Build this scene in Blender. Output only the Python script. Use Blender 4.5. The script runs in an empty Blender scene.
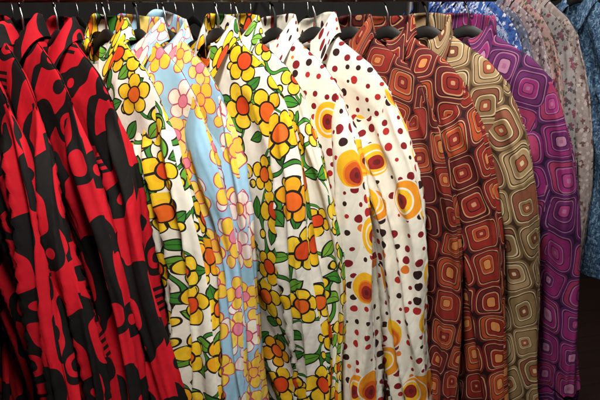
import bpy, bmesh, math, random
from mathutils import Vector, noise
sc = bpy.context.scene
col = sc.collection
R = math.radians
PI = math.pi

# ------------------------------------------------------------------ node helpers
class E:
    def __init__(s, g, k): s.g = g; s.k = k
    def __add__(s, o): return s.g.m('ADD', s, o)
    __radd__ = __add__
    def __sub__(s, o): return s.g.m('SUBTRACT', s, o)
    def __rsub__(s, o): return s.g.m('SUBTRACT', o, s)
    def __mul__(s, o): return s.g.m('MULTIPLY', s, o)
    __rmul__ = __mul__
    def __truediv__(s, o): return s.g.m('DIVIDE', s, o)
    def __neg__(s): return s.g.m('MULTIPLY', s, -1.0)
    def lt(s, o): return s.g.m('LESS_THAN', s, o)
    def gt(s, o): return s.g.m('GREATER_THAN', s, o)

class G:
    def __init__(s, name):
        s.mat = bpy.data.materials.new(name); s.mat.use_nodes = True
        s.nt = s.mat.node_tree; s.nt.nodes.clear()
        s.out = s.n('ShaderNodeOutputMaterial'); s.bsdf = s.n('ShaderNodeBsdfPrincipled')
        s.nt.links.new(s.bsdf.outputs[0], s.out.inputs[0])
    def n(s, t): return s.nt.nodes.new(t)
    def put(s, x, inp):
        if isinstance(x, E): s.nt.links.new(x.k, inp)
        elif isinstance(x, (tuple, list)):
            x = tuple(x)
            inp.default_value = x + (1.0,) if len(x) == 3 and len(inp.default_value) == 4 else x
        else: inp.default_value = x
    def m(s, op, *a):
        n = s.n('ShaderNodeMath'); n.operation = op
        for i, x in enumerate(a): s.put(x, n.inputs[i])
        return E(s, n.outputs[0])
    def mix(s, f, a, b):
        n = s.n('ShaderNodeMix'); n.data_type = 'RGBA'
        s.put(f, n.inputs[0]); s.put(a, n.inputs[6]); s.put(b, n.inputs[7])
        return E(s, n.outputs[2])
    def uv(s):
        n = s.n('ShaderNodeUVMap'); n.uv_map = 'UVMap'
        return E(s, n.outputs[0])
    def sep(s, v):
        n = s.n('ShaderNodeSeparateXYZ'); s.put(v, n.inputs[0])
        return [E(s, n.outputs[i]) for i in range(3)]
    def comb(s, x, y, z=0.0):
        n = s.n('ShaderNodeCombineXYZ')
        for i, q in enumerate((x, y, z)): s.put(q, n.inputs[i])
        return E(s, n.outputs[0])
    def noise(s, v, scale, detail=2.0, rough=0.5, col=False):
        n = s.n('ShaderNodeTexNoise'); s.put(v, n.inputs['Vector'])
        n.noise_dimensions = '2D'
        n.inputs['Scale'].default_value = scale; n.inputs['Detail'].default_value = detail
        n.inputs['Roughness'].default_value = rough
        return E(s, n.outputs['Color' if col else 'Fac'])
    def vor(s, v, rnd):
        n = s.n('ShaderNodeTexVoronoi'); n.voronoi_dimensions = '2D'
        s.put(v, n.inputs['Vector']); n.inputs['Scale'].default_value = 1.0
        n.inputs['Randomness'].default_value = rnd
        return n
    def rgb(s, c):
        n = s.n('ShaderNodeSeparateColor'); s.put(c, n.inputs[0])
        return [E(s, n.outputs[i]) for i in range(3)]
    def length(s, x, y): return s.m('SQRT', x*x + y*y)
    def wob(s, amp, scale, ofs=0.0, rot=0.0):
        # gently warped cloth coordinates in metres
        u = s.uv()
        x, y, _ = s.sep(u)
        r, g, _b = s.rgb(s.noise(u, scale, 1.0, 0.5, True))
        x, y = x + (r - 0.5)*amp + ofs, y + (g - 0.5)*amp + ofs
        if rot:
            c, q = math.cos(rot), math.sin(rot)
            x, y = x*c - y*q, x*q + y*c
        return x, y
    def finish(s, c, rough=0.80, bump=0.26):
        u = s.uv()
        tone = s.noise(u, 9.0, 3.0)
        n = s.n('ShaderNodeMix'); n.data_type = 'RGBA'; n.blend_type = 'MULTIPLY'
        n.inputs[0].default_value = 1.0
        s.put(c, n.inputs[6])
        sh = s.m('MULTIPLY_ADD', tone, 0.26, 0.80)
        s.put(s.comb(sh, sh, sh), n.inputs[7])
        s.put(E(s, n.outputs[2]), s.bsdf.inputs['Base Color'])
        s.bsdf.inputs['Roughness'].default_value = rough
        s.bsdf.inputs['Specular IOR Level'].default_value = 0.2
        # weave and creases
        x, y, _ = s.sep(u)
        wv = s.m('SINE', x*5200.0) + s.m('SINE', y*5200.0)
        cr = s.noise(u, 15.0, 3.0, 0.5)
        cr2 = s.noise(s.comb(x*24.0 + y*9.0, y*4.5), 1.0, 2.0)
        rg = s.m('ABSOLUTE', cr2 - 0.5)
        h = cr*0.011 - rg*0.016 + wv*0.00006
        b = s.n('ShaderNodeBump'); b.inputs['Strength'].default_value = bump
        b.inputs['Distance'].default_value = 1.0
        s.put(h, b.inputs['Height'])
        s.nt.links.new(b.outputs[0], s.bsdf.inputs['Normal'])
        return s.mat

CREAM = (0.78, 0.745, 0.64)
BLACK = (0.005, 0.004, 0.004)

def mat_red(name, ofs):
    g = G(name)
    x, y = g.wob(0.014, 7.0, ofs)
    TW, TH = 0.212, 0.265
    x = x/TW; y = y/TH           # unit torus, y unit is 1.25 x units
    def cap(cx, cy, h, r):
        dx = g.m('WRAP', x - cx, 0.5, -0.5)
        dy = g.m('WRAP', y - cy, 0.5, -0.5)*1.25
        dy = g.m('MAXIMUM', g.m('ABSOLUTE', dy) - h, 0.0)
        return g.length(dx, dy) - r
    S = None
    for c in ((.14,.20,.20,.080), (.14,.44,.03,.138), (.43,.82,.20,.056), (.44,.55,.01,.156), (.76,.30,.26,.050),
              (.75,.58,.02,.122), (.80,.03,.01,.158), (.27,.97,.03,.115), (.95,.74,.16,.050), (.58,.10,.02,.078), (.60,.80,.0,.065)):
        d = cap(*c)
        S = d if S is None else g.m('SMOOTH_MIN', S, d, 0.13)
    for c in ((.44,.55,.01,.094), (.80,.03,.03,.076), (.27,.97,.0,.046)):
        S = g.m('MAXIMUM', S, -cap(*c))
    S = g.m('MINIMUM', S, cap(.44,.55,.015,.046))
    # a comb of short stripes in some repeats
    sel = g.m('FRACT', g.m('FLOOR', x + 0.05)*0.5 + g.m('FLOOR', y + 0.23)*0.5).gt(0.3)
    dx = g.m('ABSOLUTE', g.m('WRAP', x - 0.45, 0.5, -0.5))
    dy = g.m('WRAP', y - 0.27, 0.5, -0.5)
    box = sel*dx.lt(0.105)*g.m('ABSOLUTE', dy).lt(0.100)*g.m('FRACT', dy*20.0).lt(0.5)
    blk = g.m('MAXIMUM', S.lt(0.0), box)
    return g.finish(g.mix(blk, (0.48, 0.005, 0.015), BLACK))

def flower_layer(g, x, y, cell, rnd, r0, r1, nfold, palette, outline, core, lw, base, seed=0.0, cr=0.135, skip=0.0):
    v = g.comb(x/cell + seed, y/cell + seed*1.7)
    n = g.vor(v, rnd)
    px, py, _ = g.sep(E(g, n.outputs['Position']))
    vx, vy, _ = g.sep(v)
    lx, ly = vx - px, vy - py
    a, b, c3 = g.rgb(E(g, n.outputs['Color']))
    r = g.length(lx, ly)
    th = g.m('ARCTAN2', ly, lx) + a*6.28
    cs = g.m('ABSOLUTE', g.m('COSINE', th*(nfold*0.5)))
    size = b*0.22 + 0.86
    RR = (g.m('POWER', cs, 0.7)*(r1 - r0) + r0)*size
    inside = r.lt(RR)
    petal = r.lt(RR - lw)
    gap = (cs*r).lt(lw*0.9*nfold*0.5*0.8)
    c = palette[0]
    for i, pc in enumerate(palette[1:]):
        c = g.mix(c3.gt((i + 1.0)/len(palette)), c, pc)
    # blush towards the heart of each petal
    c = g.mix(r.lt(RR*0.58), c, g.mix(0.20, c, core[0]))
    c = g.mix(gap, c, outline)
    c = g.mix(r.lt(cr*size + lw), c, outline)
    cc = g.mix(a.gt(0.5), core[0], core[1])
    c = g.mix(r.lt(cr*size), c, cc)
    c = g.mix(petal, outline, c)
    if skip: inside = inside*g.m('FRACT', a*7.0 + b*3.0).gt(skip)
    return g.mix(inside, base, c), inside

def leaf_layer(g, x, y, cell, rnd, L, Wd, colr, colr2, outline, lw, base, seed, skip=0.0):
    v = g.comb(x/cell + seed, y/cell - seed)
    n = g.vor(v, rnd)
    px, py, _ = g.sep(E(g, n.outputs['Position']))
    vx, vy, _ = g.sep(v)
    lx, ly = vx - px, vy - py
    a, b, c3 = g.rgb(E(g, n.outputs['Color']))
    an = a*6.28
    co, si = g.m('COSINE', an), g.m('SINE', an)
    rx = lx*co + ly*si
    ry = g.m('ABSOLUTE', ly*co - lx*si)
    prof = (1.0 - (rx/L)*(rx/L))*Wd
    c = g.mix(b.gt(0.5), colr, colr2)
    c = g.mix(ry.lt(0.012), c, outline)
    c = g.mix(ry.lt(prof - lw), outline, c)
    return g.mix(ry.lt(prof)*c3.gt(skip), base, c)

def mat_floral(name, bg, ofs, cell=0.092, palette=None, greens=None):
    g = G(name)
    x, y = g.wob(0.014, 12.0, ofs)
    out = (0.012, 0.011, 0.008)
    greens = greens or ((0.04, 0.20, 0.025), (0.12, 0.32, 0.03))
    palette = palette or ((0.83, 0.50, 0.012), (0.84, 0.58, 0.03), (0.80, 0.36, 0.012), (0.84, 0.55, 0.02), (0.83, 0.52, 0.02))
    nz = g.m('ABSOLUTE', g.noise(g.comb(x, y), 12.0, 0.0) - 0.5)
    c = g.mix(nz.lt(0.034), bg, out)
    c = g.mix(nz.lt(0.020), c, greens[0])
    c = leaf_layer(g, x, y, 0.050, 0.55, 0.48, 0.26, greens[0], greens[1], out, 0.060, c, 3.3, 0.30)
    # berries
    n = g.vor(g.comb(x/0.036 + 5.0, y/0.036), 0.7)
    d = E(g, n.outputs['Distance']); a, b, c3 = g.rgb(E(g, n.outputs['Color']))
    sel = a.gt(0.80)
    c = g.mix(d.lt(0.29)*sel, c, out)
    c = g.mix(d.lt(0.20)*sel, c, (0.84, 0.56, 0.03))
    c, _ = flower_layer(g, x, y, cell, 0.40, 0.30, 0.465, 5, palette, out,
                        ((0.66, 0.06, 0.010), (0.72, 0.12, 0.012)), 0.036, c, cr=0.165, skip=0.06)
    return g.finish(c)

def mat_pastel(name, ofs):
    g = G(name)
    x, y = g.wob(0.016, 11.0, ofs)
    out = (0.46, 0.07, 0.14)
    bg = (0.31, 0.53, 0.70)
    n = g.vor(g.comb(x/0.034, y/0.038), 0.7)
    d = E(g, n.outputs['Distance']); a, b, c3 = g.rgb(E(g, n.outputs['Color']))
    c = g.mix(d.lt(0.36)*a.gt(0.5), bg, out)
    c = g.mix(d.lt(0.30)*a.gt(0.5), c, g.mix(b.gt(0.3), (0.76, 0.76, 0.72), (0.82, 0.56, 0.08)))
    c, _ = flower_layer(g, x, y, 0.080, 0.38, 0.30, 0.475, 5,
                        ((0.78, 0.76, 0.66), (0.82, 0.56, 0.06), (0.82, 0.62, 0.16), (0.82, 0.54, 0.05), (0.82, 0.60, 0.10), (0.76, 0.66, 0.62)), out,
                        ((0.80, 0.42, 0.06), (0.72, 0.22, 0.30)), 0.028, c)
    return g.finish(c)

def mat_dots(name, ofs):
    g = G(name)
    x, y = g.wob(0.003, 10.0, ofs)
    n = g.vor(g.comb(x/0.0270, y/0.0270), 0.55)
    d = E(g, n.outputs['Distance']); a, b, c3 = g.rgb(E(g, n.outputs['Color']))
    rad = a*0.22 + 0.12
    dc = g.mix(b.gt(0.40), (0.20, 0.010, 0.016), (0.030, 0.010, 0.010))
    dc = g.mix(b.gt(0.66), dc, (0.40, 0.022, 0.022))
    dc = g.mix(b.gt(0.90), dc, (0.66, 0.16, 0.02))
    c = g.mix(d.lt(rad), CREAM, dc)
    # large nested discs, mostly on the lower part of the cloth
    def discs(c, cx, cy, ox, oy, thr, rr_):
        v = g.comb(x/cx + ox, y/cy + oy)
        n2 = g.vor(v, 0.45)
        px, py, _ = g.sep(E(g, n2.outputs['Position'])); vx, vy, _ = g.sep(v)
        lx, ly = (vx - px)*(cx/rr_), (vy - py)*(cy/(rr_*1.12))
        a, b, c3 = g.rgb(E(g, n2.outputs['Color']))
        r = g.length(lx, ly)
        ax, ay = (a - 0.5)*0.5, (b - 0.8)*0.5
        r2 = g.length(lx - ax, ly - ay)
        r3 = g.length(lx - ax*1.4, ly - ay*1.3)
        low = (py*cy).lt(-0.215 + ofs + oy*cy)
        sel = c3.gt(thr)*low
        o = g.mix(a.gt(0.5), (0.82, 0.44, 0.015), (0.78, 0.28, 0.015))
        o = g.mix(r2.lt(0.74), o, g.mix(b.gt(0.5), (0.78, 0.24, 0.015), CREAM))
        o = g.mix(r2.lt(0.64), o, g.mix(b.gt(0.4), (0.62, 0.11, 0.012), (0.82, 0.46, 0.02)))
        o = g.mix(r3.lt(0.44), o, g.mix(a.gt(0.25), (0.74, 0.22, 0.015), (0.26, 0.018, 0.016)))
        o = g.mix(r3.lt(0.18), o, (0.12, 0.012, 0.012))
        c = g.mix(r.lt(1.08)*sel, c, CREAM)
        return g.mix(r.lt(1.0)*sel, c, o)
    c = discs(c, 0.108, 0.118, 2.35, 0.4, 0.40, 0.029)
    c = discs(c, 0.125, 0.145, 0.75, 0.9, 0.45, 0.032)
    return g.finish(c)

def mat_geo(name, ofs, cell, ground, rim, line, fill, cores, dark, rot=0.0):
    g = G(name)
    x, y = g.wob(0.036, 6.5, ofs, rot)
    # columns of rounded squares, every column shifted by a part of a cell
    X = x/cell
    ci = g.m('FLOOR', X)
    wn = g.n('ShaderNodeTexWhiteNoise'); wn.noise_dimensions = '1D'; g.put(ci, wn.inputs['W'])
    Y = y/(cell*1.06) + E(g, wn.outputs['Value'])*0.8
    cj = g.m('FLOOR', Y)
    wc = g.n('ShaderNodeTexWhiteNoise'); wc.noise_dimensions = '2D'; g.put(g.comb(ci, cj), wc.inputs['Vector'])
    a, b, c3 = g.rgb(E(g, wc.outputs['Color']))
    sx = X - ci - 0.5; sy = Y - cj - 0.5
    lx = g.m('ABSOLUTE', sx); ly = g.m('ABSOLUTE', sy)
    ex = 5.2
    d = g.m('POWER', g.m('POWER', lx, ex) + g.m('POWER', ly, ex), 1.0/ex)
    # inner rings drift off centre
    ix = g.m('ABSOLUTE', sx + (a - 0.5)*0.16); iy = g.m('ABSOLUTE', sy + (b - 0.5)*0.16)
    di = g.m('POWER', g.m('POWER', ix, 3.8) + g.m('POWER', iy, 3.8), 1.0/3.8)
    k = c3*0.05 + 0.98
    d = d/k
    dr = di/(a*0.55 + 0.76)
    c = ground
    c = g.mix(d.lt(0.500), c, g.mix(c3.gt(0.4), rim[0], rim[1]))
    c = g.mix(d.lt(0.445), c, line)
    c = g.mix(d.lt(0.422), c, dark)
    c = g.mix(d.lt(0.396), c, g.mix(b.gt(0.62), g.mix(a.gt(0.5), fill[0], fill[1]), fill[2]))
    c = g.mix(dr.lt(0.285), c, dark)
    c = g.mix(dr.lt(0.264), c, line)
    c = g.mix(dr.lt(0.237), c, g.mix(b.gt(0.5), fill[1], fill[0]))
    c = g.mix(dr.lt(0.150), c, dark)
    c = g.mix(dr.lt(0.130), c, g.mix(c3.gt(0.5), cores[0], cores[1]))
    c = g.mix(dr.lt(0.05), c, line)
    return g.finish(c)

def mat_blotch(name, cols, scale, ofs=0.0, kind=0):
    """small flower or fleck print"""
    g = G(name)
    x, y = g.wob(0.02, 15.0, ofs)
    n1 = g.noise(g.comb(x, y), scale*1.3, 3.0, 0.65)
    c = g.mix(n1.gt(0.52), cols[0], cols[3])
    if kind == 0:
        for k, (cell, q, s_) in enumerate(((0.021, 1, 0.50), (0.014, 2, 0.45))):
            v = g.comb(x/cell + k*3.7, y/cell)
            n = g.vor(v, 0.9)
            px, py, _ = g.sep(E(g, n.outputs['Position'])); vx, vy, _ = g.sep(v)
            lx, ly = vx - px, vy - py
            a, b, c3 = g.rgb(E(g, n.outputs['Color']))
            th = g.m('ARCTAN2', ly, lx) + a*6.28
            rad = (g.m('ABSOLUTE', g.m('COSINE', th*2.5))*0.22 + 0.22)*(b*0.5 + 0.65)
            c = g.mix(E(g, n.outputs['Distance']).lt(rad)*c3.gt(s_), c, cols[q])
    else:
        n2 = g.noise(g.comb(x*1.0 + 3.0, y*0.55), scale*2.0, 2.0, 0.7)
        n3 = g.noise(g.comb(x, y + 7.0), scale*1.6, 2.0, 0.7)
        c = g.mix(n2.gt(0.55), c, cols[1])
        c = g.mix(n3.gt(0.60), c, cols[2])
    return g.finish(c)

def mat_plain(name, c, rough=0.5, metal=0.0):
    g = G(name)
    tc = g.n('ShaderNodeTexCoord')
    nz = g.noise(E(g, tc.outputs['Object']), 30.0, 3.0)
    cc = g.mix(nz, tuple(0.8*k for k in c), tuple(min(1, 1.15*k) for k in c))
    g.put(cc, g.bsdf.inputs['Base Color'])
    g.put(g.m('MULTIPLY_ADD', nz, 0.2, rough - 0.1), g.bsdf.inputs['Roughness'])
    g.bsdf.inputs['Metallic'].default_value = metal
    return g.mat

M = {}
M['chrome'] = mat_plain('chrome', (0.45, 0.45, 0.44), 0.30, 1.0)
M['dark_steel'] = mat_plain('dark_steel', (0.10, 0.095, 0.09), 0.38, 1.0)
M['black_plastic'] = mat_plain('black_plastic', (0.006, 0.006, 0.006), 0.6)
M['black_paint'] = mat_plain('black_paint', (0.010, 0.009, 0.009), 0.45)
M['button'] = mat_plain('button', (0.35, 0.30, 0.25), 0.3)

# ------------------------------------------------------------------ object helpers
def mesh_obj(name, verts, faces, mat, parent=None, uvs=None, smooth=True):
    me = bpy.data.meshes.new(name)
    me.from_pydata(verts, [], faces)
    if uvs is not None:
        l = me.uv_layers.new(name='UVMap')
        li = 0
        for f, fu in zip(faces, uvs):
            for q in fu:
                l.data[li].uv = q; li += 1
    me.materials.append(mat)
    if smooth: me.polygons.foreach_set('use_smooth', [True]*len(me.polygons))
    me.update()
    o = bpy.data.objects.new(name, me); col.objects.link(o)
    if parent: o.parent = parent
    return o

def grid_obj(name, P, U, mat, parent, closed=False):
    """P[j][i] points, U[j][i] uv (closed rows carry one extra uv column)."""
    nj = len(P); ni = len(P[0])
    verts = [p for row in P for p in row]
    faces = []; uvs = []
    for j in range(nj - 1):
        for i in range(ni if closed else ni - 1):
            i2 = (i + 1) % ni
            faces.append((j*ni + i, j*ni + i2, (j+1)*ni + i2, (j+1)*ni + i))
            k = i + 1
            uvs.append((U[j][i], U[j][k], U[j+1][k], U[j+1][i]))
    return mesh_obj(name, verts, faces, mat, parent, uvs)

def thing(name, label, cat, loc, rz=0.0, group=None):
    o = bpy.data.objects.new(name, None); o.empty_display_size = 0.05; col.objects.link(o)
    o.location = loc; o.rotation_euler = (0, 0, rz)
    o['label'] = label; o['category'] = cat
    if group: o['group'] = group
    return o

def tube(name, pts, r, mat, parent, n=12, rx=None, cap=True):
    """sweep; r may be a list; rx = x-scale list for a flattened section"""
    pts = [Vector(p) for p in pts]
    rr = r if isinstance(r, list) else [r]*len(pts)
    verts = []; faces = []
    up = Vector((1, 0, 0))
    for k, p in enumerate(pts):
        t = (pts[min(k+1, len(pts)-1)] - pts[max(k-1, 0)]).normalized()
        ref = up if abs(t.dot(up)) < 0.9 else Vector((0, 0, 1))
        a = (ref - t*ref.dot(t)).normalized(); b = t.cross(a)
        sx = rx[k] if rx else 1.0
        for i in range(n):
            an = 2*PI*i/n
            verts.append(tuple(p + a*math.cos(an)*rr[k]*sx + b*math.sin(an)*rr[k]))
    for k in range(len(pts)-1):
        for i in range(n):
            faces.append((k*n+i, k*n+(i+1) % n, (k+1)*n+(i+1) % n, (k+1)*n+i))
    if cap:
        faces.append(tuple(reversed(range(n)))); faces.append(tuple(range((len(pts)-1)*n, len(pts)*n)))
    return mesh_obj(name, verts, faces, mat, parent)

def box(name, c, s, mat, parent, bev=0.003):
    bm = bmesh.new(); bmesh.ops.create_cube(bm, size=1.0)
    for v in bm.verts: v.co = Vector((c[0] + v.co.x*s[0], c[1] + v.co.y*s[1], c[2] + v.co.z*s[2]))
    bmesh.ops.bevel(bm, geom=bm.edges[:], offset=bev, segments=2, affect='EDGES')
    me = bpy.data.meshes.new(name); bm.to_mesh(me); bm.free()
    me.materials.append(mat)
    o = bpy.data.objects.new(name, me); col.objects.link(o)
    if parent: o.parent = parent
    return o

def sm(t):
    t = max(0.0, min(1.0, t)); return t*t*(3 - 2*t)

BASE = 0.90     # the empty of a shirt sits this far below the rail

def zsh(a):
    return -0.070 - 0.56*max(0.0, a - 0.048) - 0.36*max(0.0, a - 0.15)

def ridge(v):
    # sharp crest, wide valley: how hanging cotton creases
    return 1.0 - 2.0*min(1.0, abs(noise.noise(v))*1.9)**0.75

def make_shirt(label, mat, x, y, zr, rz, seed, group=None, th=1.0, res=1.0, slen=0.72, swing=0.0, name='shirt',
               a0=60, a1=84, ZH=-0.86, uo=None, crease=1.0):
    rnd = random.Random(seed)
    root = thing(name, label, 'shirt', (x, y, zr - BASE), rz, group)
    so = Vector((seed*3.17, seed*1.31, 0))
    uo = uo or (rnd.random(), rnd.random())
    ph = [rnd.uniform(0, 6.28) for _ in range(10)]
    slant = rnd.uniform(0.25, 0.60)
    def sway(yy, z):
        d = -z
        return (noise.noise(Vector((yy*4, z*3, 0)) + so)*0.024 + swing*d)*sm((d - 0.1)/0.3)
    def fold(q, yy, z, vv, side):
        f = 0.0040*math.sin(q*7 + ph[0] + 1.5*vv)
        f += 0.010*noise.noise(Vector((yy*9, z*3.2, side*2.0)) + so)
        w = abs(yy) + slant*z          # folds fall outwards from the collar
        f += 0.0140*crease*ridge(Vector((w*9, z*1.3, side*5.0)) + so)
        f += 0.0022*crease*ridge(Vector((w*19 - z*3, z*3.0, side*7.0)) + so)
        return f
    nq, nv = int(76*res), int(84*res)
    for side, nm in ((-1, 'front_panel'), (1, 'back_panel')):
        P = []; U = []
        prev = None; arc = [0.0]*(nq+1)
        for j in range(nv+1):
            vv = (j/nv)**1.6
            row = []; ur = []
            for i in range(nq+1):
                q = -1 + 2*i/nq
                W = 0.204 + 0.035*sm(vv/0.35)
                yy = q*W; a = abs(yy)
                zs = zsh(a)
                neck = math.sqrt(max(0.0, 1 - (a/0.060)**2))
                z0 = zs - (0.050 if side < 0 else 0.012)*neck
                z = z0 + (ZH - z0)*vv
                T0 = 0.034*neck
                g = min(1.0, vv/0.085)**0.55
                TF = 0.029*th*max(0.0, 1 - abs(q)**3)**0.5
                T = T0*(1-sm(vv/0.15)) + TF*g*(1 - (1-sm(vv/0.15))*(neck > 0)*neck)
                en = max(0.0, 1 - q**4)*sm((vv-0.01)/0.16)
                T = max(0.0006, T + fold(q, yy, z, vv, side)*en*th)
                p = Vector((side*T + sway(yy, z), yy, z + BASE))
                row.append(tuple(p))
                if prev: arc[i] += (p - Vector(prev[i])).length
                else: arc[i] = -z0
                ur.append((yy*1.06*(-side) + uo[0] + (0.37 if side > 0 else 0), -arc[i] + uo[1]))
            P.append(row); U.append(ur); prev = row
        if side > 0: P = [r[::-1] for r in P]; U = [r[::-1] for r in U]
        grid_obj(nm, P, U, mat, root)
    # sleeves
    na, ns = int(88*res), int(110*res)
    # cloth length round the sleeve, so that the print is not stretched
    us = [0.0]
    pe = lambda i: Vector((0.034*math.copysign(abs(math.sin(2*PI*i/na))**0.85, math.sin(2*PI*i/na)), 0.066*math.cos(2*PI*i/na)))
    for i in range(na): us.append(us[-1] + (pe(i+1) - pe(i)).length*1.06)
    for sgn in (-1, 1):
        phs = [rnd.uniform(0, 6.28) for _ in range(6)]
        hw0 = 0.074
        A0, A1 = R(a0 + rnd.uniform(-3, 3)), R(a1 + rnd.uniform(-1.5, 1.5))
        tip = (0.196, zsh(0.196) - 0.003)
        c = [tip[0] - hw0*math.sin(A0), tip[1] - hw0*math.cos(A0)]
        P = []; U = []
        ds = slen/ns
        ell = rnd.uniform(0.24, 0.38)
        k2, k3 = rnd.choice((-1, 1))*rnd.uniform(1.2, 2.8), rnd.choice((-1, 1))*rnd.uniform(1.5, 3.0)
        for k in range(ns+1):
            s = k*ds
            an = A0 + (A1 - A0)*sm(s/0.34)
            # a slack bend at the elbow
            an += R(4)*math.exp(-((s-ell-0.05)/0.08)**2)*math.sin(phs[5])
            if k: c[0] += math.cos(an)*ds; c[1] -= math.sin(an)*ds
            nx, nz = math.sin(an), math.cos(an)
            hw = hw0 - 0.010*sm(s/0.25) - 0.010*sm((s-0.3)/0.4)
            tx = (0.011 + 0.018*sm(s/0.11))*th
            row = []; ur = []
            en = sm(s/0.10)
            for i in range(na):
                t = 2*PI*i/na
                ct, st = math.cos(t), math.sin(t)
                # deep hanging folds plus slanted creases round the elbow
                f = 0.0045*math.sin(3*t + phs[0] + 2.0*s)
                f += 0.010*noise.noise(Vector((ct*1.1, st*1.1, s*3.2)) + so + Vector((0, 0, sgn*9)))
                t2 = t + k2*s
                f += 0.0140*crease*ridge(Vector((math.cos(t2)*1.4, math.sin(t2)*1.4, s*1.1)) + so + Vector((5, 0, sgn*9)))
                t3 = t + k3*s
                f += 0.0014*crease*ridge(Vector((math.cos(t3)*2.4, math.sin(t3)*2.4, s*2.2)) + so + Vector((5, 4, sgn*9)))
                f += 0.0012*st*math.sin(s*44 + 2.5*t + phs[2])*math.exp(-((s-ell)/0.07)**2)
                f *= en*(0.5 + 0.5*th)
                X = tx*math.copysign(abs(st)**0.85, st) + f*st*1.2
                N = hw*ct + f*ct*0.40
                yy = sgn*(c[0] + N*nx); z = c[1] + N*nz
                X += sway(yy, z)
                row.append((X, yy, z + BASE))
            for i in range(na+1):
                ur.append((us[i]*sgn + uo[0] + 0.61 + 0.2*sgn, -s - 0.15 + uo[1] + 0.1*sgn))
            if sgn > 0: row = row[::-1]; ur = ur[::-1]
            if k == 0:      # close the head of the sleeve inside the shoulder
                cc = sum((Vector(p) for p in row), Vector())/na
                P.append([tuple(cc + (Vector(p) - cc)*0.05) for p in row]); U.append(ur)
            P.append(row); U.append(ur)
        sl = grid_obj('sleeve', P, U, mat, root, closed=True)
        # cuff
        last = [Vector(p) for p in P[-1]]
        cen = sum(last, Vector())/len(last)
        CP = []; CU = []
        for k, (zz, sc_) in enumerate(((0.01, 0.80), (0.0, 0.92), (-0.006, 0.93), (-0.06, 0.88), (-0.064, 0.84), (-0.055, 0.80))):
            CP.append([tuple(cen + Vector(((p-cen).x*sc_*0.8, (p-cen).y*sc_, zz + (p-cen).z*0.3))) for p in last])
            CU.append([(us[i], zz + 0.2) for i in range(na+1)])
        grid_obj('cuff', CP, CU, mat, sl, closed=True)
    # soft open collar: low stand and a turned-down leaf with points
    P = []; U = []
    nphi = 56
    prof = ((0.000, -0.014), (0.0005, 0.003), (0.001, 0.015), (0.0025, 0.0210), (0.006, 0.0205), (0.010, 0.010), (0.0145, -0.006), (0.019, -0.021))
    lop = rnd.uniform(-0.010, 0.010); opn = rnd.uniform(0.88, 0.95); tw = rnd.uniform(-0.012, 0.012)
    for k, (dr, dz) in enumerate(prof):
        row = []; ur = []
        for i in range(nphi+1):
            f = i/nphi*2 - 1                   # -1..1 round the neck, the ends lie open at the front
            phi = PI*opn*f                     # 0 at the back of the neck
            cb, sb = math.cos(phi), math.sin(phi)
            fr = sm((abs(f) - 0.40)/0.60)      # 1 at the front
            rx, ry = (0.026 + dr), 0.051 + dr*0.8
            zc = -0.066 + 0.010*(1-fr) - 0.042*fr**1.4 + lop*sb
            z = zc + dz*(1 - 0.10*fr)
            yy = sb*ry; xx = cb*rx + tw*sb
            if k >= 4:
                w = (k-3)/4.0
                z -= 0.030*fr**2*w
                yy += math.copysign(0.026*fr**2*w, f)
                xx -= 0.010*fr*w
            xx += 0.009*noise.noise(Vector((f*2.2, dz*12, 3.0)) + so)
            yy += 0.005*noise.noise(Vector((f*2.2, dz*12, 8.0)) + so)
            z += 0.008*noise.noise(Vector((f*2.4, 9.0, 3.0)) + so)
            row.append((xx, yy, z + BASE)); ur.append((phi*0.055 + uo[0] + 0.21, dz*1.0 - k*0.008 + uo[1] + 0.33))
        P.append(row); U.append(ur)
    grid_obj('collar', P, U, mat, root)
    # placket with buttons
    def fx(z):
        z0 = zsh(0) - 0.050
        vv = max(0.0, min(1.0, (z0 - z)/(z0 - ZH)))
        g = min(1.0, vv/0.085)**0.55
        k = sm(vv/0.15)
        T = 0.034*(1-k) + 0.029*th*g*k
        return -(T + fold(0, 0, z, vv, -1)*sm((vv-0.01)/0.16)*th) + sway(0, z)
    P = []; U = []
    for k in range(61):
        z = -0.124 + (ZH + 0.124)*k/60
        xx = fx(z)
        P.append([(xx + 0.003, -0.017, z + BASE), (xx - 0.0035, -0.016, z + BASE), (xx - 0.0045, 0, z + BASE), (xx - 0.0035, 0.016, z + BASE), (xx + 0.003, 0.017, z + BASE)])
        U.append([(yv + uo[0], z + uo[1]) for yv in (-0.018, -0.016, 0, 0.016, 0.018)])
    pk = grid_obj('placket', P, U, mat, root)
    if res >= 1.0:
        for k in range(6):
            z = -0.155 - k*0.105
            xx = fx(z) - 0.0045
            tube('button', [(xx + 0.001, 0, z + BASE), (xx - 0.001, 0, z + BASE), (xx - 0.0018, 0, z + BASE)], [0.0052, 0.0055, 0.0044], M['button'], pk, n=14)
    return root

def make_hanger(label, x, y, zr, rz, group, black_hook=False):
    h = thing('clothes_hanger', label, 'hanger', (x, y, zr - BASE), rz, group)
    pts = []; rr = []; rx = []
    for i in range(41):
        yy = -0.160 + 0.32*i/40
        a = abs(yy)
        z = zsh(a) - 0.024 + (0.022*sm((0.065 - a)/0.065))
        pts.append((0, yy, z + BASE))
        rr.append(0.0075 + 0.0060*sm((0.080 - a)/0.080)); rx.append(0.48)
    tube('arm', pts, rr, M['black_plastic'], h, n=14, rx=rx)
    r = 0.0032 if black_hook else 0.0022
    q = 0.0112 + r + 0.0012
    hp = [(0, 0, -0.078 + BASE), (0, 0, -0.042 + BASE), (0, 0.001, -0.033 + BASE), (0, 0.005, -0.025 + BASE)]
    for k in range(15):
        an = R(-50 + 250*k/14)
        hp.append((0, q*math.cos(an), 0.009 - q + r + q*math.sin(an) + BASE))
    tube('hook', hp, r, M['black_plastic' if black_hook else 'chrome'], h, n=8)
    return h

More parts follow.
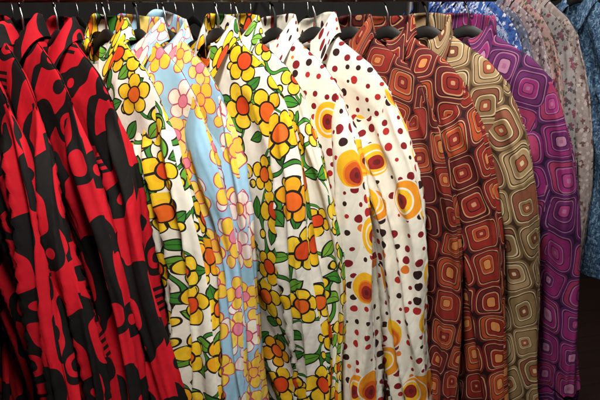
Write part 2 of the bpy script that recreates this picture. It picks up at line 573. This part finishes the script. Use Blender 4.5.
# ------------------------------------------------------------------ fabrics
reds = [mat_red('red_black_print_%d' % i, o) for i, o in enumerate((0.0, 0.07, 0.135, 0.19))]
flo1 = mat_floral('flower_print_pale', CREAM, 0.02, 0.088)
flo2 = mat_floral('flower_print_white', (0.80, 0.77, 0.69), 0.31, 0.098)
flo3 = mat_floral('flower_print_leafy', CREAM, 0.57, 0.078, ((0.82, 0.54, 0.02), (0.84, 0.62, 0.05)), ((0.06, 0.28, 0.03), (0.18, 0.40, 0.04)))
past = mat_pastel('pastel_flower_print', 0.11)
past2 = mat_pastel('pastel_flower_print_second', 0.43)
dots1 = mat_dots('dot_print_a', 0.0)
dots2 = mat_dots('dot_print_b', 0.23)
geo_b = mat_geo('rust_square_print', 0.0, 0.066, (0.016, 0.0035, 0.004), ((0.160, 0.013, 0.012), (0.080, 0.010, 0.011)), (0.50, 0.25, 0.13),
                ((0.23, 0.019, 0.013), (0.38, 0.060, 0.018), (0.105, 0.011, 0.012)), ((0.60, 0.22, 0.06), (0.22, 0.019, 0.014)), (0.024, 0.005, 0.006), 0.10)
geo_b2 = mat_geo('rust_square_print_dark', 0.4, 0.062, (0.016, 0.0035, 0.004), ((0.125, 0.011, 0.010), (0.065, 0.009, 0.011)), (0.40, 0.18, 0.09),
                ((0.20, 0.017, 0.012), (0.30, 0.046, 0.017), (0.09, 0.010, 0.011)), ((0.50, 0.17, 0.045), (0.18, 0.017, 0.013)), (0.022, 0.005, 0.006), -0.14)
geo_t = mat_geo('tan_square_print', 0.17, 0.076, (0.052, 0.029, 0.015), ((0.26, 0.168, 0.080), (0.160, 0.095, 0.044)), (0.54, 0.43, 0.26),
                ((0.22, 0.140, 0.064), (0.33, 0.220, 0.116), (0.20, 0.066, 0.036)), ((0.29, 0.075, 0.034), (0.16, 0.05, 0.024)), (0.042, 0.021, 0.011), 0.20)
geo_p = mat_geo('purple_square_print', 0.29, 0.077, (0.017, 0.005, 0.022), ((0.130, 0.012, 0.088), (0.062, 0.010, 0.068)), (0.30, 0.10, 0.21),
                ((0.215, 0.017, 0.118), (0.100, 0.014, 0.088), (0.25, 0.025, 0.080)), ((0.37, 0.16, 0.26), (0.28, 0.038, 0.145)), (0.028, 0.006, 0.033), -0.16)

RY, RZ = 1.38, 1.60
front = [
    (-0.285, reds[0], 'red shirt with flowing black shapes, leftmost on the front rail', 1, 26, {'a1': 78, 'a0': 62, 'th': 0.85}),
    (-0.232, reds[1], 'red shirt with flowing black shapes, second from the left end', 2, 24, {'a1': 78, 'a0': 62, 'th': 0.8}),
    (-0.178, reds[3], 'red shirt with flowing black shapes, third from the left end', 14, 25, {'a1': 77, 'a0': 62, 'th': 0.8}),
    (-0.116, reds[2], 'red shirt with black shapes hanging directly beside the cream flowered shirt', 3, 26, {'a1': 74.5, 'a0': 62, 'th': 0.95}),
    (-0.026, flo1, 'cream shirt with yellow and orange flowers, hanging between red and light blue shirts', 4, 25, {'a1': 81}),
    (0.036, past2, 'light blue flowered shirt directly beside the cream flowered shirt, left of its twin', 15, 25, {'a1': 81, 'th': 0.75}),
    (0.090, past, 'light blue flowered shirt outlined in maroon, directly left of the big flowered white shirt', 5, 26, {'a1': 81, 'th': 0.85}),
    (0.196, flo2, 'white shirt with big orange and yellow flowers, hanging right of the light blue shirts', 6, 27, {'a1': 83}),
    (0.238, flo3, 'cream leafy shirt with small yellow flowers squeezed in before the dotted shirts', 7, 26, {'th': 0.65}),
    (0.316, dots1, 'cream dotted shirt mostly covered, hanging beside the flowered shirts', 8, 26, {'th': 0.9, 'uo': (0.0, 0.0)}),
    (0.404, dots2, 'cream shirt with dark red dots and large orange discs, sleeve fully in view', 9, 30, {'uo': (0.13, 0.0), 'a1': 82}),
    (0.484, geo_b2, 'dark rust shirt of nested squares mostly hidden behind the dotted shirt', 10, 31, {'th': 0.85}),
    (0.570, geo_b, 'rust and maroon shirt of nested rounded squares beside the tan shirt', 11, 34, {'a1': 83}),
    (0.664, geo_t, 'tan and brown shirt of nested rounded squares, between rust and purple shirts', 12, 37, {'a1': 82}),
    (0.766, geo_p, 'purple and magenta shirt of nested rounded squares, last on the front rail', 13, 42, {'a1': 80}),
]
rj = random.Random(5)
for k, (x, mt, lab, sd, rzd, kw) in enumerate(front):
    rz = R(rzd + rj.uniform(-1.5, 1.5))
    make_shirt(lab, mt, x, RY, RZ, rz, sd, 'printed shirts on the front rail', **kw)
    if 'blue flowered' in lab: hl = 'black hanger inside the ' + lab.split(',')[0] + (' left of the white one' if sd == 5 else '')
    else: hl = 'black hanger inside the ' + lab.split(' shirt')[0] + ' shirt' + (', ' + lab.split(', ')[1] if 'red shirt' in lab and ', ' in lab else '')
    make_hanger(hl, x, RY, RZ, rz, 'black hangers on the front rail', black_hook=(k % 4 == 1))

# ------------------------------------------------------------------ front rack
rk = thing('garment_rack', 'black posted garment rack with steel rail holding the bright printed shirts', 'clothes rack', (0.0, RY, 0.0))
tube('rail', [(-0.85, 0, RZ), (0.83, 0, RZ)], 0.009, M['dark_steel'], rk, n=20)
for px in (-0.83, 0.815):
    box('post', (px, 0.36, 0.885), (0.034, 0.034, 1.77), M['black_paint'], rk)
    box('foot', (px, 0.18, 0.0175), (0.045, 0.55, 0.035), M['black_paint'], rk)
    tube('bracket', [(px, 0.36, 1.75), (px, 0.10, 1.75), (px, 0.03, 1.745), (px, 0.005, 1.72), (px, 0, 1.69), (px, 0, RZ)], 0.008, M['dark_steel'], rk, n=10)

# ------------------------------------------------------------------ second rack, further back on the right
c15, s15 = math.cos(R(15)), math.sin(R(15))
def plan(px, dep):
    lat = (px - 300)/676.0*dep
    return Vector((lat*c15 + dep*s15, -lat*s15 + dep*c15))
A = plan(426, 2.30); B = plan(534, 2.15)
RZ2 = 1.67
bl = [
    ('blue shirt flecked with white', ((0.04, 0.10, 0.38), (0.56, 0.62, 0.74), (0.02, 0.04, 0.18), (0.09, 0.18, 0.48)), 55, 0),
    ('bright blue shirt with pale splashes', ((0.03, 0.08, 0.40), (0.62, 0.66, 0.76), (0.06, 0.14, 0.50), (0.02, 0.05, 0.24)), 40, 1),
    ('navy and white speckled shirt', ((0.02, 0.03, 0.12), (0.62, 0.62, 0.68), (0.40, 0.45, 0.60), (0.03, 0.06, 0.20)), 48, 0),
    ('deep blue shirt with dense white sprigs', ((0.04, 0.08, 0.30), (0.60, 0.62, 0.70), (0.30, 0.38, 0.58), (0.03, 0.06, 0.22)), 50, 1),
    ('pale blue shirt with indigo marks', ((0.34, 0.40, 0.54), (0.03, 0.04, 0.18), (0.10, 0.15, 0.38), (0.28, 0.34, 0.50)), 50, 1),
    ('mid blue shirt with small white flowers', ((0.05, 0.12, 0.36), (0.58, 0.60, 0.68), (0.02, 0.04, 0.18), (0.03, 0.08, 0.28)), 48, 0),
    ('slate shirt with dark flecks', ((0.10, 0.11, 0.16), (0.03, 0.035, 0.06), (0.26, 0.26, 0.30), (0.07, 0.08, 0.125)), 45, 0),
    ('mauve grey printed shirt', ((0.24, 0.18, 0.20), (0.06, 0.04, 0.05), (0.38, 0.32, 0.31), (0.20, 0.15, 0.165)), 38, 0),
    ('dusty pink shirt with small dark flowers', ((0.32, 0.21, 0.20), (0.17, 0.035, 0.045), (0.06, 0.07, 0.04), (0.28, 0.18, 0.17)), 34, 0),
    ('grey shirt with tiny wine flowers', ((0.24, 0.22, 0.215), (0.16, 0.04, 0.06), (0.06, 0.05, 0.06), (0.21, 0.19, 0.185)), 36, 0),
    ('grey pink shirt with scattered petals', ((0.25, 0.205, 0.195), (0.10, 0.05, 0.050), (0.36, 0.31, 0.29), (0.215, 0.175, 0.165)), 40, 0),
    ('slate blue shirt with fine pale print', ((0.026, 0.062, 0.125), (0.13, 0.21, 0.30), (0.012, 0.028, 0.065), (0.042, 0.09, 0.155)), 60, 1),
]
nb = len(bl)
for i, (lab, cols, scl, kind) in enumerate(bl):
    t = i/(nb - 2)
    p = A.lerp(B, t)
    mt = mat_blotch('small_print_%d' % i, cols, scl, i*0.17, kind)
    last = i == nb - 1
    rz = R(7) + R(rj.uniform(-2, 2))
    if last: p = plan(578, 2.05); rz = R(10)
    make_shirt(lab + ' on the back rail', mt, p.x, p.y, RZ2, rz, 30 + i, 'small print shirts on the back rail', res=0.6, th=0.8 if last else 0.52,
               ZH=-0.90, slen=0.68)
    make_hanger('black hanger inside the ' + lab + ' on the back rail', p.x, p.y, RZ2, rz, 'black hangers on the back rail')
rk2 = thing('garment_rack', 'steel garment rack behind on the right holding blue and grey shirts', 'clothes rack', (A.x, A.y, 0))
d = plan(578, 2.05) - A; dn = d.normalized()
e0 = -dn*0.06; e1 = d + dn*0.36
tube('rail', [(e0.x, e0.y, RZ2), (e1.x, e1.y, RZ2)], 0.009, M['dark_steel'], rk2, n=16)
for e in (e0, e1):
    tube('post', [(e.x, e.y, 0.02), (e.x, e.y, RZ2 + 0.02)], 0.016, M['black_paint'], rk2, n=14)
    box('foot', (e.x, e.y, 0.0175), (0.05, 0.5, 0.035), M['black_paint'], rk2)

# ------------------------------------------------------------------ spare hangers on a wall rail
WY = 2.35
wr = thing('wall_rail', 'long steel wall rail with empty black hangers behind the printed shirts', 'clothes rail', (-0.15, WY, 0.0))
tube('rail', [(-1.0, 0, 1.60), (0.80, 0, 1.60)], 0.009, M['dark_steel'], wr, n=16)
for px in (-0.95, 0.76):
    tube('bracket', [(px, 0, 1.60), (px, 0.65, 1.60)], 0.008, M['dark_steel'], wr, n=10)
for px in (-0.78, -0.70, -0.66, -0.45, -0.33, -0.20, -0.13, -0.07, -0.03, 0.02, 0.06, 0.13, 0.19, 0.25, 0.33, 0.38, 0.45, 0.52, 0.57, 0.66):
    make_hanger('empty black hanger on the wall rail behind the printed shirts', px, WY, 1.60, R(rj.uniform(-12, 30)), 'empty hangers on the wall rail')

# ------------------------------------------------------------------ setting
def floor_mat():
    g = G('dark_wood_floor')
    tc = g.n('ShaderNodeTexCoord'); v = E(g, tc.outputs['Object'])
    x, y, z = g.sep(v)
    b = g.n('ShaderNodeTexBrick'); g.put(v, b.inputs['Vector'])
    b.inputs['Scale'].default_value = 1.0; b.inputs['Brick Width'].default_value = 1.1; b.inputs['Row Height'].default_value = 0.12
    b.inputs['Mortar Size'].default_value = 0.003
    b.inputs['Color1'].default_value = (0.022, 0.009, 0.006, 1); b.inputs['Color2'].default_value = (0.030, 0.011, 0.008, 1); b.inputs['Mortar'].default_value = (0.008, 0.005, 0.004, 1)
    gr = g.noise(g.comb(x*3, y*50), 1.0, 4.0)
    c = g.mix(gr*0.6, E(g, b.outputs['Color']), (0.012, 0.005, 0.004))
    g.put(c, g.bsdf.inputs['Base Color']); g.bsdf.inputs['Roughness'].default_value = 0.55
    return g.mat
fl = mesh_obj('floor', [(-5, -3, 0), (6, -3, 0), (6, 5, 0), (-5, 5, 0)], [(0, 1, 2, 3)], floor_mat(), smooth=False); fl['kind'] = 'structure'
wl = mesh_obj('wall', [(-5, 3.0, 0), (6, 3.0, 0), (6, 3.0, 3), (-5, 3.0, 3)], [(3, 2, 1, 0)], mat_plain('dark_wall', (0.006, 0.0055, 0.005), 0.85), smooth=False); wl['kind'] = 'structure'

# ------------------------------------------------------------------ light
w = bpy.data.worlds.new('World'); sc.world = w; w.use_nodes = True
w.node_tree.nodes['Background'].inputs[0].default_value = (1.0, 0.95, 0.90, 1)
w.node_tree.nodes['Background'].inputs[1].default_value = 0.006
def area(loc, tgt, size, e, c=(1, 0.945, 0.87)):
    l = bpy.data.lights.new('shop_lamp', 'AREA'); l.size = size; l.energy = e; l.color = c
    o = bpy.data.objects.new('shop_lamp', l); col.objects.link(o); o.location = loc
    o.rotation_euler = (Vector(tgt) - Vector(loc)).to_track_quat('-Z', 'Y').to_euler()
area((0.00, 0.50, 2.50), (0.3, 1.2, 1.1), 0.22, 34)
area((0.85, 0.45, 2.6), (0.6, 1.2, 1.2), 0.20, 8)
area((1.10, 1.35, 3.0), (1.3, 1.95, 1.4), 0.25, 38)

# ------------------------------------------------------------------ camera
cd = bpy.data.cameras.new('Camera'); cd.lens = 39; cd.sensor_width = 36; cd.clip_end = 100; cd.clip_start = 0.02
cam = bpy.data.objects.new('Camera', cd); col.objects.link(cam)
cam.location = (0, 0, 1.60); cam.rotation_euler = (R(90 - 17.3), 0, R(-15))
sc.camera = cam
sc.view_settings.view_transform = 'Standard'; sc.view_settings.look = 'None'; sc.view_settings.exposure = 0
